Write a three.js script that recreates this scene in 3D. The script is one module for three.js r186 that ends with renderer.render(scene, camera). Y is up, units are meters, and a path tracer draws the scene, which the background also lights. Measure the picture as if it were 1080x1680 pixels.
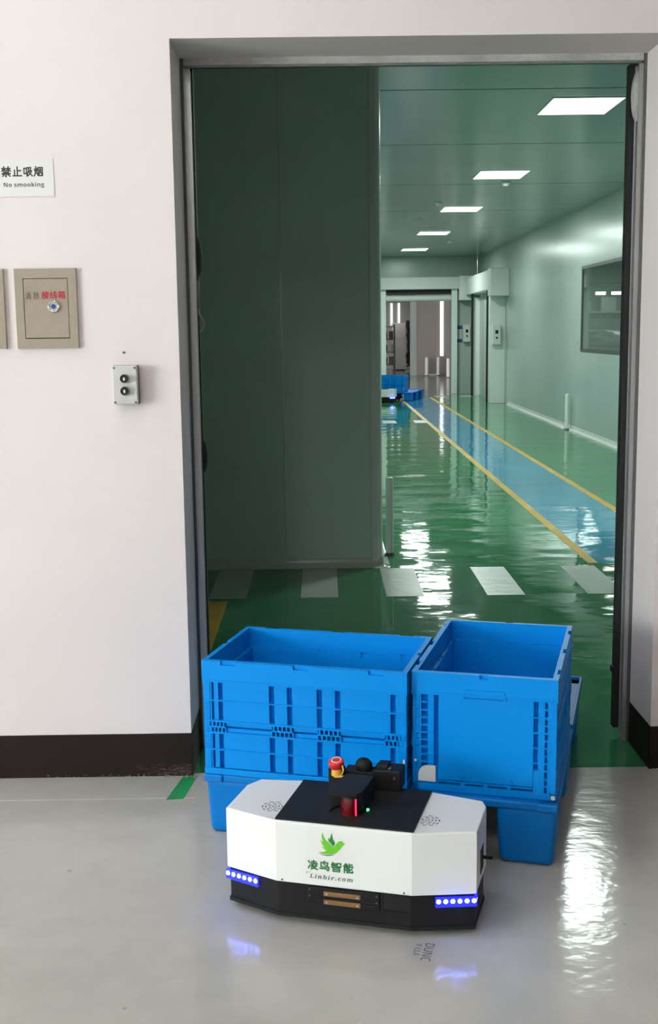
import * as THREE from 'three';
import { RoundedBoxGeometry } from 'three/addons/geometries/RoundedBoxGeometry.js';
import { mergeGeometries } from 'three/addons/utils/BufferGeometryUtils.js';
import { RectAreaLightUniformsLib } from 'three/addons/lights/RectAreaLightUniformsLib.js';

RectAreaLightUniformsLib.init();

// ---------------------------------------------------------------- camera, sky, exposure
const scene = new THREE.Scene();
const camera = new THREE.PerspectiveCamera(47.229, 1080 / 1680, 0.05, 200);
camera.rotation.order = 'YXZ';
camera.position.set(0.4599, 1.5, 3.8322);
camera.rotation.set(-0.1535, -0.005, -0.0128);
scene.background = new THREE.Color(0.97, 0.98, 1.0);          // overcast daylight, it enters only through windows
scene.backgroundIntensity = 29;
const renderer = new THREE.WebGLRenderer({ antialias: true });
renderer.toneMapping = THREE.LinearToneMapping;
renderer.toneMappingExposure = 1.0;
renderer.shadowMap.enabled = true;

// lamps: radiance of the fittings
const HALL_LAMP = 26, CORRIDOR_LAMP = 65, FAR_LAMP = 34, ROOM_LAMP = 26;
const HALL_COLOR = new THREE.Color(1.0, 0.965, 0.95), CORRIDOR_COLOR = new THREE.Color(0.86, 1.0, 0.93), FAR_COLOR = new THREE.Color(1.0, 0.94, 0.90);

// ---------------------------------------------------------------- helpers
function rng(seed) { let s = seed >>> 0; return () => { s = (s + 0x6D2B79F5) >>> 0; let t = s; t = Math.imul(t ^ (t >>> 15), t | 1); t ^= t + Math.imul(t ^ (t >>> 7), t | 61); return ((t ^ (t >>> 14)) >>> 0) / 4294967296; }; }
const names = new Map();
function numbered(n) { const k = names.get(n) || 0; names.set(n, k + 1); return k ? n + '_' + String(k).padStart(3, '0') : n; }
function uvMetres(g) {
  const p = g.attributes.position, n = g.attributes.normal, uv = new Float32Array(p.count * 2);
  for (let i = 0; i < p.count; i++) {
    const ax = Math.abs(n.getX(i)), ay = Math.abs(n.getY(i)), az = Math.abs(n.getZ(i));
    if (ay >= ax && ay >= az) { uv[2 * i] = p.getX(i); uv[2 * i + 1] = -p.getZ(i); }
    else if (ax >= az) { uv[2 * i] = p.getZ(i); uv[2 * i + 1] = p.getY(i); }
    else { uv[2 * i] = p.getX(i); uv[2 * i + 1] = p.getY(i); }
  }
  g.setAttribute('uv', new THREE.BufferAttribute(uv, 2));
  return g;
}
// box by its limits
function bx(x0, x1, y0, y1, z0, z1) {
  const g = new THREE.BoxGeometry(Math.abs(x1 - x0), Math.abs(y1 - y0), Math.abs(z1 - z0));
  g.translate((x0 + x1) / 2, (y0 + y1) / 2, (z0 + z1) / 2); return g;
}
function rbx(x0, x1, y0, y1, z0, z1, r = 0.004, s = 2) {
  const w = Math.abs(x1 - x0), h = Math.abs(y1 - y0), d = Math.abs(z1 - z0);
  const g = new RoundedBoxGeometry(w, h, d, s, Math.min(r, w / 2.01, h / 2.01, d / 2.01));
  g.translate((x0 + x1) / 2, (y0 + y1) / 2, (z0 + z1) / 2); return g;
}
function cyl(r0, r1, h, seg, x = 0, y = 0, z = 0, axis = 'y') {
  const g = new THREE.CylinderGeometry(r1, r0, h, seg);
  if (axis === 'z') g.rotateX(Math.PI / 2); if (axis === 'x') g.rotateZ(Math.PI / 2);
  g.translate(x, y, z); return g;
}
function flat(list) { return mergeGeometries(list.map((g) => { const q = g.index ? g.toNonIndexed() : g.clone(); for (const k of Object.keys(q.attributes)) if (!['position', 'normal', 'uv'].includes(k)) q.deleteAttribute(k); return q; })); }
function mesh(name, geo, m, parent, label) {
  const g = Array.isArray(geo) ? (geo.length > 1 ? flat(geo) : geo[0]) : geo;
  const o = new THREE.Mesh(g, m); o.name = name; o.castShadow = o.receiveShadow = true;
  if (label) o.userData.label = label;
  if (parent) parent.add(o); return o;
}
function thing(name, label, category, [x, y, z] = [0, 0, 0], turn = 0, group) {
  const o = new THREE.Group(); o.name = numbered(name); o.position.set(x, y, z); o.rotation.y = turn;
  o.userData = { label, category }; if (group) o.userData.group = group; scene.add(o); return o;
}
function single(name, label, category, geo, m, group) {
  const o = mesh(numbered(name), geo, m, scene); o.userData = { label, category }; if (group) o.userData.group = group; return o;
}
function struct(name, geo, m, label, category) {
  const g = Array.isArray(geo) ? flat(geo) : geo;
  const o = mesh(numbered(name), uvMetres(g), m, scene); o.userData = { label, category, kind: 'structure' }; return o;
}
function dup(src, label, [x, y, z], turn) {
  const r = src.clone(); r.name = numbered(src.name.replace(/_\d{3}$/, '')); r.userData = { ...src.userData, label }; r.position.set(x, y, z); r.rotation.y = turn; scene.add(r); return r;
}
function prism(points, y0, y1) {           // plan outline (x, z) raised from y0 to y1
  const s = new THREE.Shape(points.map(([x, z]) => new THREE.Vector2(x, -z)));
  const g = new THREE.ExtrudeGeometry(s, { depth: y1 - y0, bevelEnabled: false }); g.rotateX(-Math.PI / 2); g.translate(0, y0, 0); return g;
}
function areaLamp(w, h, color, intensity, x, y, z, dir = 'down') {
  const l = new THREE.RectAreaLight(color, intensity, w, h); l.position.set(x, y, z);
  if (dir === 'down') l.rotation.x = -Math.PI / 2; scene.add(l); return l;
}

// ---------------------------------------------------------------- textures
function noiseField(N, cells, octaves, seed, gain = 0.5, sx = 1) {
  const out = new Float32Array(N * N); let amp = 1, tot = 0;
  for (let o = 0; o < octaves; o++) {
    const cx = Math.max(1, Math.round(cells * sx)) << o, cy = cells << o, r = rng(seed + o * 977), grid = new Float32Array(cx * cy);
    for (let i = 0; i < grid.length; i++) grid[i] = r();
    for (let y = 0; y < N; y++) { const fy = y / N * cy, iy = Math.floor(fy); let ty = fy - iy; ty = ty * ty * (3 - 2 * ty);
      for (let x = 0; x < N; x++) { const fx = x / N * cx, ix = Math.floor(fx); let tx = fx - ix; tx = tx * tx * (3 - 2 * tx);
        const a = grid[(iy % cy) * cx + ix % cx], b = grid[(iy % cy) * cx + (ix + 1) % cx], c = grid[((iy + 1) % cy) * cx + ix % cx], d = grid[((iy + 1) % cy) * cx + (ix + 1) % cx];
        out[y * N + x] += amp * (a + (b - a) * tx + (c - a) * ty + (a - b - c + d) * tx * ty); } }
    tot += amp; amp *= gain;
  }
  for (let i = 0; i < out.length; i++) out[i] /= tot;
  return out;
}
function dataTex(N, fn, srgb, repeat) {
  const d = new Uint8Array(N * N * 4);
  for (let i = 0; i < N * N; i++) { const [r, g, b] = fn(i); d[4 * i] = r; d[4 * i + 1] = g; d[4 * i + 2] = b; d[4 * i + 3] = 255; }
  const t = new THREE.DataTexture(d, N, N); t.wrapS = t.wrapT = THREE.RepeatWrapping; t.magFilter = THREE.LinearFilter; t.minFilter = THREE.LinearMipmapLinearFilter; t.generateMipmaps = true;
  if (srgb) t.colorSpace = THREE.SRGBColorSpace; t.repeat.set(repeat, repeat); t.needsUpdate = true; return t;
}
function heightTex(N, cells, oct, seed, repeat, gain, sx) { const f = noiseField(N, cells, oct, seed, gain, sx); return dataTex(N, (i) => { const v = Math.max(0, Math.min(255, f[i] * 255)); return [v, v, v]; }, false, repeat); }
function canvasTex(w, h, draw) { const c = document.createElement('canvas'); c.width = w; c.height = h; const x = c.getContext('2d'); draw(x, w, h); const t = new THREE.CanvasTexture(c); t.colorSpace = THREE.SRGBColorSpace; return t; }

const GLYPHS = {
  '禁': [[6, 20, 46, 20], [27, 4, 27, 52], [26, 22, 6, 46], [28, 24, 44, 40], [54, 20, 95, 20], [74, 4, 74, 52], [73, 22, 54, 44], [75, 24, 96, 46], [22, 58, 78, 58], [6, 72, 94, 72], [50, 72, 50, 98, 40, 94], [30, 78, 12, 94], [68, 78, 90, 94]],
  '止': [[52, 6, 52, 90], [52, 42, 88, 42], [22, 38, 22, 90], [4, 92, 96, 92]],
  '吸': [[8, 20, 34, 20, 34, 72, 8, 72, 8, 20], [56, 14, 54, 50, 36, 94], [42, 14, 82, 14, 72, 44, 90, 44, 76, 70, 48, 94], [58, 46, 74, 74, 96, 94]],
  '烟': [[10, 30, 14, 48], [38, 26, 32, 44], [24, 6, 24, 50, 6, 94], [26, 58, 42, 84], [48, 14, 94, 14, 94, 92, 48, 92, 48, 14], [56, 40, 86, 40], [71, 22, 70, 44, 56, 78], [71, 50, 86, 76]],
  '凌': [[8, 14, 18, 30], [6, 88, 24, 56], [40, 18, 86, 18], [62, 4, 62, 34], [32, 36, 96, 36], [50, 42, 38, 58], [74, 42, 92, 56], [56, 52, 36, 78], [52, 64, 84, 64, 66, 84, 36, 97], [50, 72, 70, 88, 96, 97]],
  '鸟': [[50, 2, 44, 14], [16, 16, 82, 16, 80, 46, 68, 44], [16, 16, 16, 62, 94, 62, 90, 96, 76, 94], [42, 28, 54, 38], [4, 80, 72, 80]],
  '智': [[16, 4, 8, 20], [12, 16, 46, 16], [4, 32, 50, 32], [28, 16, 26, 34, 6, 52], [30, 38, 46, 50], [60, 10, 94, 10, 94, 44, 60, 44, 60, 10], [18, 58, 82, 58, 82, 96, 18, 96, 18, 58], [18, 77, 82, 77]],
  '能': [[26, 4, 10, 26, 42, 24], [36, 12, 46, 30], [12, 98, 12, 38, 44, 38, 44, 96, 36, 96], [12, 56, 44, 56], [12, 75, 44, 75], [60, 4, 60, 36, 94, 36, 94, 26], [88, 8, 62, 22], [60, 52, 60, 92, 94, 92, 94, 80], [88, 56, 62, 72]],
  '消': [[10, 10, 20, 22], [4, 38, 14, 48], [4, 92, 22, 60], [62, 4, 62, 36], [40, 12, 48, 28], [86, 10, 76, 28], [40, 98, 40, 40, 88, 40, 88, 94, 78, 94], [40, 58, 88, 58], [40, 76, 88, 76]],
  '防': [[10, 8, 10, 98], [10, 10, 36, 10, 24, 32, 38, 48, 26, 62, 14, 58], [66, 4, 70, 16], [44, 24, 98, 24], [60, 24, 58, 56, 40, 96], [60, 48, 88, 48, 84, 92, 70, 92]],
  '接': [[4, 26, 34, 26], [20, 4, 20, 94, 10, 88], [4, 62, 34, 50], [66, 4, 68, 14], [42, 18, 96, 18], [54, 24, 58, 36], [84, 22, 76, 38], [38, 42, 98, 42], [62, 46, 48, 72, 88, 96], [82, 58, 70, 82, 40, 97], [36, 62, 98, 62]],
  '线': [[24, 4, 6, 34, 24, 34, 6, 64, 34, 58], [4, 90, 36, 78], [44, 32, 92, 24], [40, 56, 96, 48], [62, 4, 70, 60, 92, 96, 96, 80], [90, 62, 44, 96], [78, 6, 88, 16]],
  '箱': [[20, 2, 6, 22], [16, 12, 46, 12], [30, 14, 34, 26], [62, 2, 52, 22], [58, 12, 94, 12], [74, 14, 80, 26], [4, 46, 46, 46], [26, 30, 26, 98], [24, 50, 4, 80], [30, 52, 44, 70], [56, 36, 92, 36, 92, 96, 56, 96, 56, 36], [56, 56, 92, 56], [56, 76, 92, 76]],
};
function glyph(c, ch, x, y, w, h, lw, color) {
  c.strokeStyle = color; c.lineWidth = lw; c.lineCap = 'square'; c.lineJoin = 'miter';
  for (const s of GLYPHS[ch]) { c.beginPath(); for (let i = 0; i < s.length; i += 2) { const px = x + s[i] / 100 * w, py = y + s[i + 1] / 100 * h; if (i) c.lineTo(px, py); else c.moveTo(px, py); } c.stroke(); }
}

// ---------------------------------------------------------------- materials
const lin = (r, g, b) => new THREE.Color().setRGB(r, g, b);
const M = {};
const std = (color, roughness = 0.6, extra = {}) => new THREE.MeshStandardMaterial({ color, roughness, ...extra });
const phys = (color, roughness, extra = {}) => new THREE.MeshPhysicalMaterial({ color, roughness, ...extra });
const fineBump = heightTex(256, 64, 3, 11, 2.5, 0.6);
const mottle = noiseField(512, 4, 6, 5, 0.55);
const wave = heightTex(1024, 10, 5, 21, 1 / 3, 0.42, 0.55);
const waveGrey = heightTex(1024, 56, 4, 71, 1 / 2.4, 0.62, 0.6);
const mapWith = (r, g, b, spread, repeat) => dataTex(512, (i) => { const k = 1 + (mottle[i] - 0.5) * spread; return [r * k, g * k, b * k].map((v) => Math.min(255, v)); }, true, repeat);
M.wall = std(0xffffff, 0.75, { map: mapWith(232, 221, 221, 0.05, 0.5), bumpMap: fineBump, bumpScale: 0.00015 });
M.hallPlain = std(lin(0.75, 0.73, 0.72), 0.8);
M.hallGrey = std(lin(0.4, 0.39, 0.385), 0.8);
M.panelWall = std(0xffffff, 0.24, { map: mapWith(178, 190, 184, 0.06, 0.4) });  // greyish white panels, green bounce from the floor put into the colour
M.panelDark = std(0xffffff, 0.4, { map: mapWith(204, 224, 217, 0.06, 0.4) });  // pale panels, green floor bounce mixed into this colour too
M.ceilPanel = std(0xffffff, 0.2, { map: mapWith(140, 160, 148, 0.08, 0.5) });
M.joint = std(lin(0.05, 0.06, 0.055), 0.7);
M.corner = std(lin(0.74, 0.78, 0.76), 0.22);
M.alu = std(lin(0.45, 0.48, 0.47), 0.3, { metalness: 0.6 });
M.cove = std(lin(0.62, 0.65, 0.63), 0.2);
M.steel = std(lin(0.5, 0.5, 0.5), 0.35, { metalness: 0.75 });
M.steelDark = std(lin(0.12, 0.12, 0.12), 0.5, { metalness: 0.5 });
M.plaster = std(0xffffff, 0.9, { map: mapWith(190, 188, 186, 0.35, 3), bumpMap: fineBump, bumpScale: 0.003 });
M.rubber = std(lin(0.008, 0.009, 0.01), 0.6);
M.green = std(0xffffff, 0.05, { map: mapWith(52, 128, 82, 0.2, 0.25), bumpMap: wave, bumpScale: 0.006 });
M.path = std(0xffffff, 0.07, { map: mapWith(58, 146, 180, 0.14, 0.3), bumpMap: wave, bumpScale: 0.005 });
M.yellow = std(0xffffff, 0.3, { map: mapWith(206, 164, 58, 0.25, 1) });
M.stripe = std(0xffffff, 0.3, { map: mapWith(190, 196, 190, 0.15, 1), bumpMap: waveGrey, bumpScale: 0.002 });
M.greyFloor = (() => {
  const f = noiseField(1024, 3, 7, 301, 0.55), g2 = noiseField(1024, 40, 3, 33, 0.6), r = rng(9), spots = new Float32Array(1024 * 1024);
  for (let k = 0; k < 120; k++) { const cx = r() * 1024 | 0, cy = r() * 1024 | 0, rad = 0.6 + r() * 0.9, v = r() < 0.55 ? -0.13 : 0.08; for (let y = -4; y <= 4; y++) for (let x = -4; x <= 4; x++) if (x * x + y * y < rad * rad) spots[((cy + y + 1024) % 1024) * 1024 + (cx + x + 1024) % 1024] = v; }
  const t = dataTex(1024, (i) => { const k = 1 + (f[i] - 0.5) * 0.16 + (g2[i] - 0.5) * 0.06 + spots[i]; return [184 * k, 181 * k, 175 * k].map((v) => Math.min(255, v)); }, true, 0.25);
  return std(0xffffff, 0.14, { map: t, bumpMap: waveGrey, bumpScale: 0.001 });
})();
M.greyLine = std(0xffffff, 0.45, { map: mapWith(190, 188, 182, 0.5, 2) });
M.tape = std(lin(0.005, 0.25, 0.08), 0.45);
M.blue = phys(lin(0.0, 0.245, 0.73), 0.42, { specularIntensity: 0.3 });
M.pallet = phys(lin(0.0, 0.17, 0.55), 0.45, { specularIntensity: 0.4 });
M.shell = std(lin(0.87, 0.86, 0.85), 0.28);
M.black = phys(lin(0.012, 0.012, 0.012), 0.55, { specularIntensity: 0.4 });
M.blackMatte = phys(lin(0.008, 0.009, 0.010), 0.65, { specularIntensity: 0.6 });
M.blackGloss = std(lin(0.008, 0.008, 0.009), 0.25);
M.copper = std(lin(0.36, 0.2, 0.1), 0.35, { metalness: 0.8 });
M.screw = std(lin(0.55, 0.55, 0.55), 0.3, { metalness: 0.9 });
M.red = std(lin(0.6, 0.02, 0.03), 0.35);
M.amber = std(lin(0.7, 0.4, 0.06), 0.45);
M.lidar = new THREE.MeshPhysicalMaterial({ color: lin(0.12, 0.002, 0.006), roughness: 0.08, clearcoat: 1, clearcoatRoughness: 0.05 });
M.highlight = std(lin(0.8, 0.03, 0.08), 0.3, { emissive: lin(1, 0.03, 0.12), emissiveIntensity: 1.1 });  // glow standing in for the highlight on the lidar drum
M.ledBase = std(lin(0.005, 0.01, 0.2), 0.3, { emissive: lin(0.01, 0.012, 1), emissiveIntensity: 3.2 });
M.led = std(lin(0.5, 0.6, 1), 0.3, { emissive: lin(0.28, 0.42, 1), emissiveIntensity: 13 });
M.greenLed = std(lin(0.1, 0.8, 0.4), 0.3, { emissive: lin(0.15, 1, 0.45), emissiveIntensity: 0.9 });
M.beige = std(0xffffff, 0.5, { map: mapWith(156, 142, 127, 0.08, 2) });
M.white = std(lin(0.7, 0.7, 0.69), 0.45);
M.boxGrey = std(lin(0.62, 0.61, 0.59), 0.4);
M.chrome = std(lin(0.75, 0.76, 0.76), 0.12, { metalness: 1 });
M.key = std(lin(0.02, 0.06, 0.2), 0.4);
M.lampGlow = std(lin(0.9, 0.9, 0.9), 0.5, { emissive: lin(1, 1, 1), emissiveIntensity: 2.5 });
M.slitGlow = std(lin(0.9, 0.9, 0.9), 0.5, { emissive: lin(1, 0.98, 0.95), emissiveIntensity: 1.2 });
M.lampFrame = std(lin(0.7, 0.72, 0.7), 0.4);
M.pvc = std(lin(0.82, 0.84, 0.82), 0.35);
M.curtain = std(lin(0.5, 0.55, 0.52), 0.45);
M.tan = std(lin(0.32, 0.285, 0.265), 0.6);
M.farFloor = std(lin(0.16, 0.17, 0.16), 0.12);
M.cabinet = std(lin(0.42, 0.43, 0.42), 0.5);
M.glass = new THREE.MeshPhysicalMaterial({ color: lin(0.93, 0.98, 0.95), roughness: 0.02, transmission: 1, thickness: 0, ior: 1.5 });
M.brown = (() => {
  const t = canvasTex(1024, 256, (c, w, h) => {
    c.fillStyle = '#1d1210'; c.fillRect(0, 0, w, h); const r = rng(77);
    for (let k = 0; k < 900; k++) { c.fillStyle = r() < 0.5 ? 'rgba(48,30,27,0.25)' : 'rgba(15,8,8,0.25)'; c.fillRect(r() * w, r() * h, 2 + r() * 14, 1 + r() * 2); }
    for (let k = 0; k < 130; k++) { const x = w * (0.70 + 0.29 * Math.sqrt(r())), y = h * (0.72 + 0.24 * r()); c.fillStyle = `rgba(150,138,132,${0.10 + 0.3 * r()})`; c.fillRect(x, y, 6 + r() * 40, 1 + r() * 3); }
    for (let k = 0; k < 40; k++) { c.fillStyle = `rgba(205,198,190,${0.35 + 0.4 * r()})`; c.fillRect(w * (0.3 + 0.7 * r()), h * (0.93 + 0.06 * r()), 2 + r() * 7, 2 + r() * 5); }
  });
  return phys(0xffffff, 0.6, { map: t, specularIntensity: 0.5 });
})();

// ---------------------------------------------------------------- measures of the place
const W = 1.5674, TOP = 2.4057, BASE = 0.1516, DEEP = 0.2687, CEIL = 3.1715, XR = 4.1808, XL = 0.83, ZP = -3.55, ZF = -24.0, HALLTOP = 3.6;
const HX0 = -5.2, HX1 = 9.5, HZ1 = 8.2;

// ---------------------------------------------------------------- setting: hall in front
{
  const f = struct('floor_hall', bx(HX0, HX1, -0.12, 0, -0.02, HZ1), M.greyFloor, 'grey glossy epoxy floor in front of the doorway', 'floor');
  mesh('joint_line', uvMetres(bx(-4.5, 0.03, 0, 0.0005, 0.1945, 0.1995)), M.greyLine, f);
  const mark = canvasTex(256, 128, (c, w, h) => { c.clearRect(0, 0, w, h); c.fillStyle = 'rgba(60,60,56,0.7)'; c.font = '58px sans-serif'; c.fillText('DUNC', 30, 70); c.fillStyle = 'rgba(80,84,78,0.5)'; c.font = 'bold 40px sans-serif'; c.fillText('F LLA', 50, 112); });
  const mg = new THREE.PlaneGeometry(0.14, 0.07); mg.rotateX(-Math.PI / 2); mg.rotateY(-Math.PI / 2 - 0.25); mg.translate(0.69, 0.0008, 1.185);
  mesh('ink_stamp', mg, new THREE.MeshStandardMaterial({ map: mark, transparent: true, roughness: 0.4 }), f);
}
{ // wall with the doorway
  const s = new THREE.Shape([[HX0 - 0.2, 0], [0, 0], [0, TOP], [W, TOP], [W, 0], [HX1 + 0.2, 0], [HX1 + 0.2, HALLTOP + 0.1], [HX0 - 0.2, HALLTOP + 0.1]].map((p) => new THREE.Vector2(...p)));
  const g = new THREE.ExtrudeGeometry(s, { depth: DEEP, bevelEnabled: false }); g.translate(0, 0, -DEEP);
  struct('wall_front', g, M.wall, 'white painted wall around the large doorway', 'wall');
  const bl = struct('baseboard_left', [bx(HX0, 0.002, 0, BASE, 0, 0.002), bx(0, 0.002, 0, BASE, -DEEP, 0.002)], M.brown, 'dark brown painted skirting left of the doorway, scuffed at its end', 'baseboard');
  { const p = bl.geometry.attributes.position, uv = bl.geometry.attributes.uv; for (let i = 0; i < p.count; i++) { uv.setXY(i, 1 + (p.getX(i) + p.getZ(i)) / 0.75, p.getY(i) / BASE); } M.brown.map.wrapS = THREE.RepeatWrapping; }
  const br = struct('baseboard_right', [bx(W - 0.002, HX1, 0, BASE, 0, 0.002), bx(W - 0.002, W, 0, BASE, -DEEP, 0.002)], M.brown, 'dark brown painted skirting right of the doorway', 'baseboard');
  { const p = br.geometry.attributes.position, uv = br.geometry.attributes.uv; for (let i = 0; i < p.count; i++) uv.setXY(i, 0.2 + (p.getX(i) - W - p.getZ(i)) / 4, p.getY(i) / BASE); }
  // crumbling paint and plaster grains along the skirting
  const r = rng(404), parts = [];
  for (let k = 0; k < 60; k++) { const left = r() < 0.8, s0 = 0.001 + r() * r() * 0.005, x = left ? -0.75 * r() * r() * r() + 0.012 : W - 0.01 + r() * 0.06; const g2 = new THREE.IcosahedronGeometry(s0, 0); g2.scale(1 + r(), 0.7, 1); g2.rotateY(r() * 6); g2.translate(x, s0 * 0.45, 0.004 + r() * (x > -0.06 && left ? 0.03 : 0.009)); parts.push(g2); }
  const crumbs = mesh('plaster_crumbs', parts, M.plaster, scene); crumbs.userData = { label: 'pale plaster crumbs lying along the foot of the skirting', category: 'crumbs', kind: 'stuff' };
}
{ // rest of the hall: side walls, back wall, ceiling; a window in the left wall
  const s = new THREE.Shape([[0, 0], [HZ1, 0], [HZ1, HALLTOP], [0, HALLTOP]].map((p) => new THREE.Vector2(...p)));
  s.holes.push(new THREE.Path([[2.6, 0.9], [6.2, 0.9], [6.2, 2.3], [2.6, 2.3]].map((p) => new THREE.Vector2(...p))));
  const g = new THREE.ExtrudeGeometry(s, { depth: 0.2, bevelEnabled: false }); g.rotateY(-Math.PI / 2); g.translate(HX0, 0, 0);
  struct('wall_left', g, M.hallPlain, 'plain white wall of the hall with a window', 'wall');
  const w1 = struct('window_1', bx(HX0 - 0.11, HX0 - 0.10, 0.9, 2.3, 2.6, 6.2), M.glass, 'wide window pane in the hall side wall', 'window');
  for (const z of [2.62, 4.4, 6.18]) mesh('window_bar', bx(HX0 - 0.13, HX0 - 0.08, 0.9, 2.3, z - 0.025, z + 0.025), M.alu, w1);
  struct('wall_right', bx(HX1, HX1 + 0.2, 0, HALLTOP, 0, HZ1), M.hallGrey, 'plain grey wall closing the hall on the right', 'wall');
  struct('wall_back', bx(HX0 - 0.2, HX1 + 0.2, 0, HALLTOP, HZ1, HZ1 + 0.2), M.hallGrey, 'plain grey wall at the back of the hall', 'wall');
  struct('ceiling_hall', bx(HX0 - 0.2, HX1 + 0.2, HALLTOP, HALLTOP + 0.15, -DEEP, HZ1 + 0.2), M.hallPlain, 'white ceiling of the hall', 'ceiling');
  for (const [x, z] of [[-0.38, 1.05], [-3.4, 1.05]]) {
    const t = thing('square_downlight', x > -2 ? 'square white downlight on the hall ceiling near the doorway' : 'square white downlight on the hall ceiling near the side window', 'lamp', [x, HALLTOP, z], 0, 'downlights on the hall ceiling');
    mesh('housing', rbx(-0.18, 0.18, -0.04, 0, -0.18, 0.18, 0.008), M.lampFrame, t);
    mesh('diffuser', bx(-0.15, 0.15, -0.046, -0.04, -0.15, 0.15), M.lampGlow, t);
    areaLamp(0.3, 0.3, HALL_COLOR, HALL_LAMP * 1.35, x, HALLTOP - 0.048, z);
  }
  for (const [x, z] of [[-3.4, 4.2], [-0.35, 4.2], [-3.4, 7.1], [-0.35, 7.1]]) {
    const t = thing('batten_lamp', 'slim white batten lamp on the hall ceiling', 'lamp', [x, HALLTOP, z], 0, 'batten lamps on the hall ceiling');
    mesh('housing', rbx(-0.14, 0.14, -0.05, 0, -0.6, 0.6, 0.01), M.lampFrame, t);
    mesh('diffuser', bx(-0.11, 0.11, -0.056, -0.05, -0.58, 0.58), M.lampGlow, t);
    areaLamp(0.22, 1.16, HALL_COLOR, HALL_LAMP * (x < -2 ? 1.9 : 1.45), x, HALLTOP - 0.058, z);
  }
}

// ---------------------------------------------------------------- setting: corridor behind the doorway
const floorC = struct('floor_corridor', bx(-4.2, XR + 0.2, -0.12, 0, ZF - 0.1, -0.02), M.green, 'dark green glossy epoxy floor of the corridor', 'floor');
{
  const P1 = 2.197, P2 = 2.887;
  const strip = (name, x0, x1, z0, z1, m, y = 0.0012) => mesh(name, uvMetres(bx(x0, x1, 0, y, z0, z1)), m, floorC);
  strip('blue_path', P1, P2, -22.4, -3.56, M.path, 0.001);
  strip('yellow_line', P1 - 0.035, P1 + 0.03, -22.4, -3.56, M.yellow); strip('yellow_line', P2 - 0.03, P2 + 0.035, -22.4, -3.56, M.yellow);
  strip('yellow_line', -0.2, -0.085, -2.62, -0.3, M.yellow);
  for (const x of [-0.76, -0.2, 0.325, 0.815, 1.39, 1.965]) strip('crosswalk_stripe', x, x + 0.215, -3.48, -2.68, M.stripe, 0.0014);
  for (const x of [1.46, 1.98]) strip('crosswalk_stripe', x, x + 0.22, -15.75, -15.2, M.stripe, 0.0014);
  for (const x of [2.45, 3.02, 3.6]) strip('crosswalk_stripe', x, x + 0.25, -23.0, -22.5, M.stripe, 0.0014);
}
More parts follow.
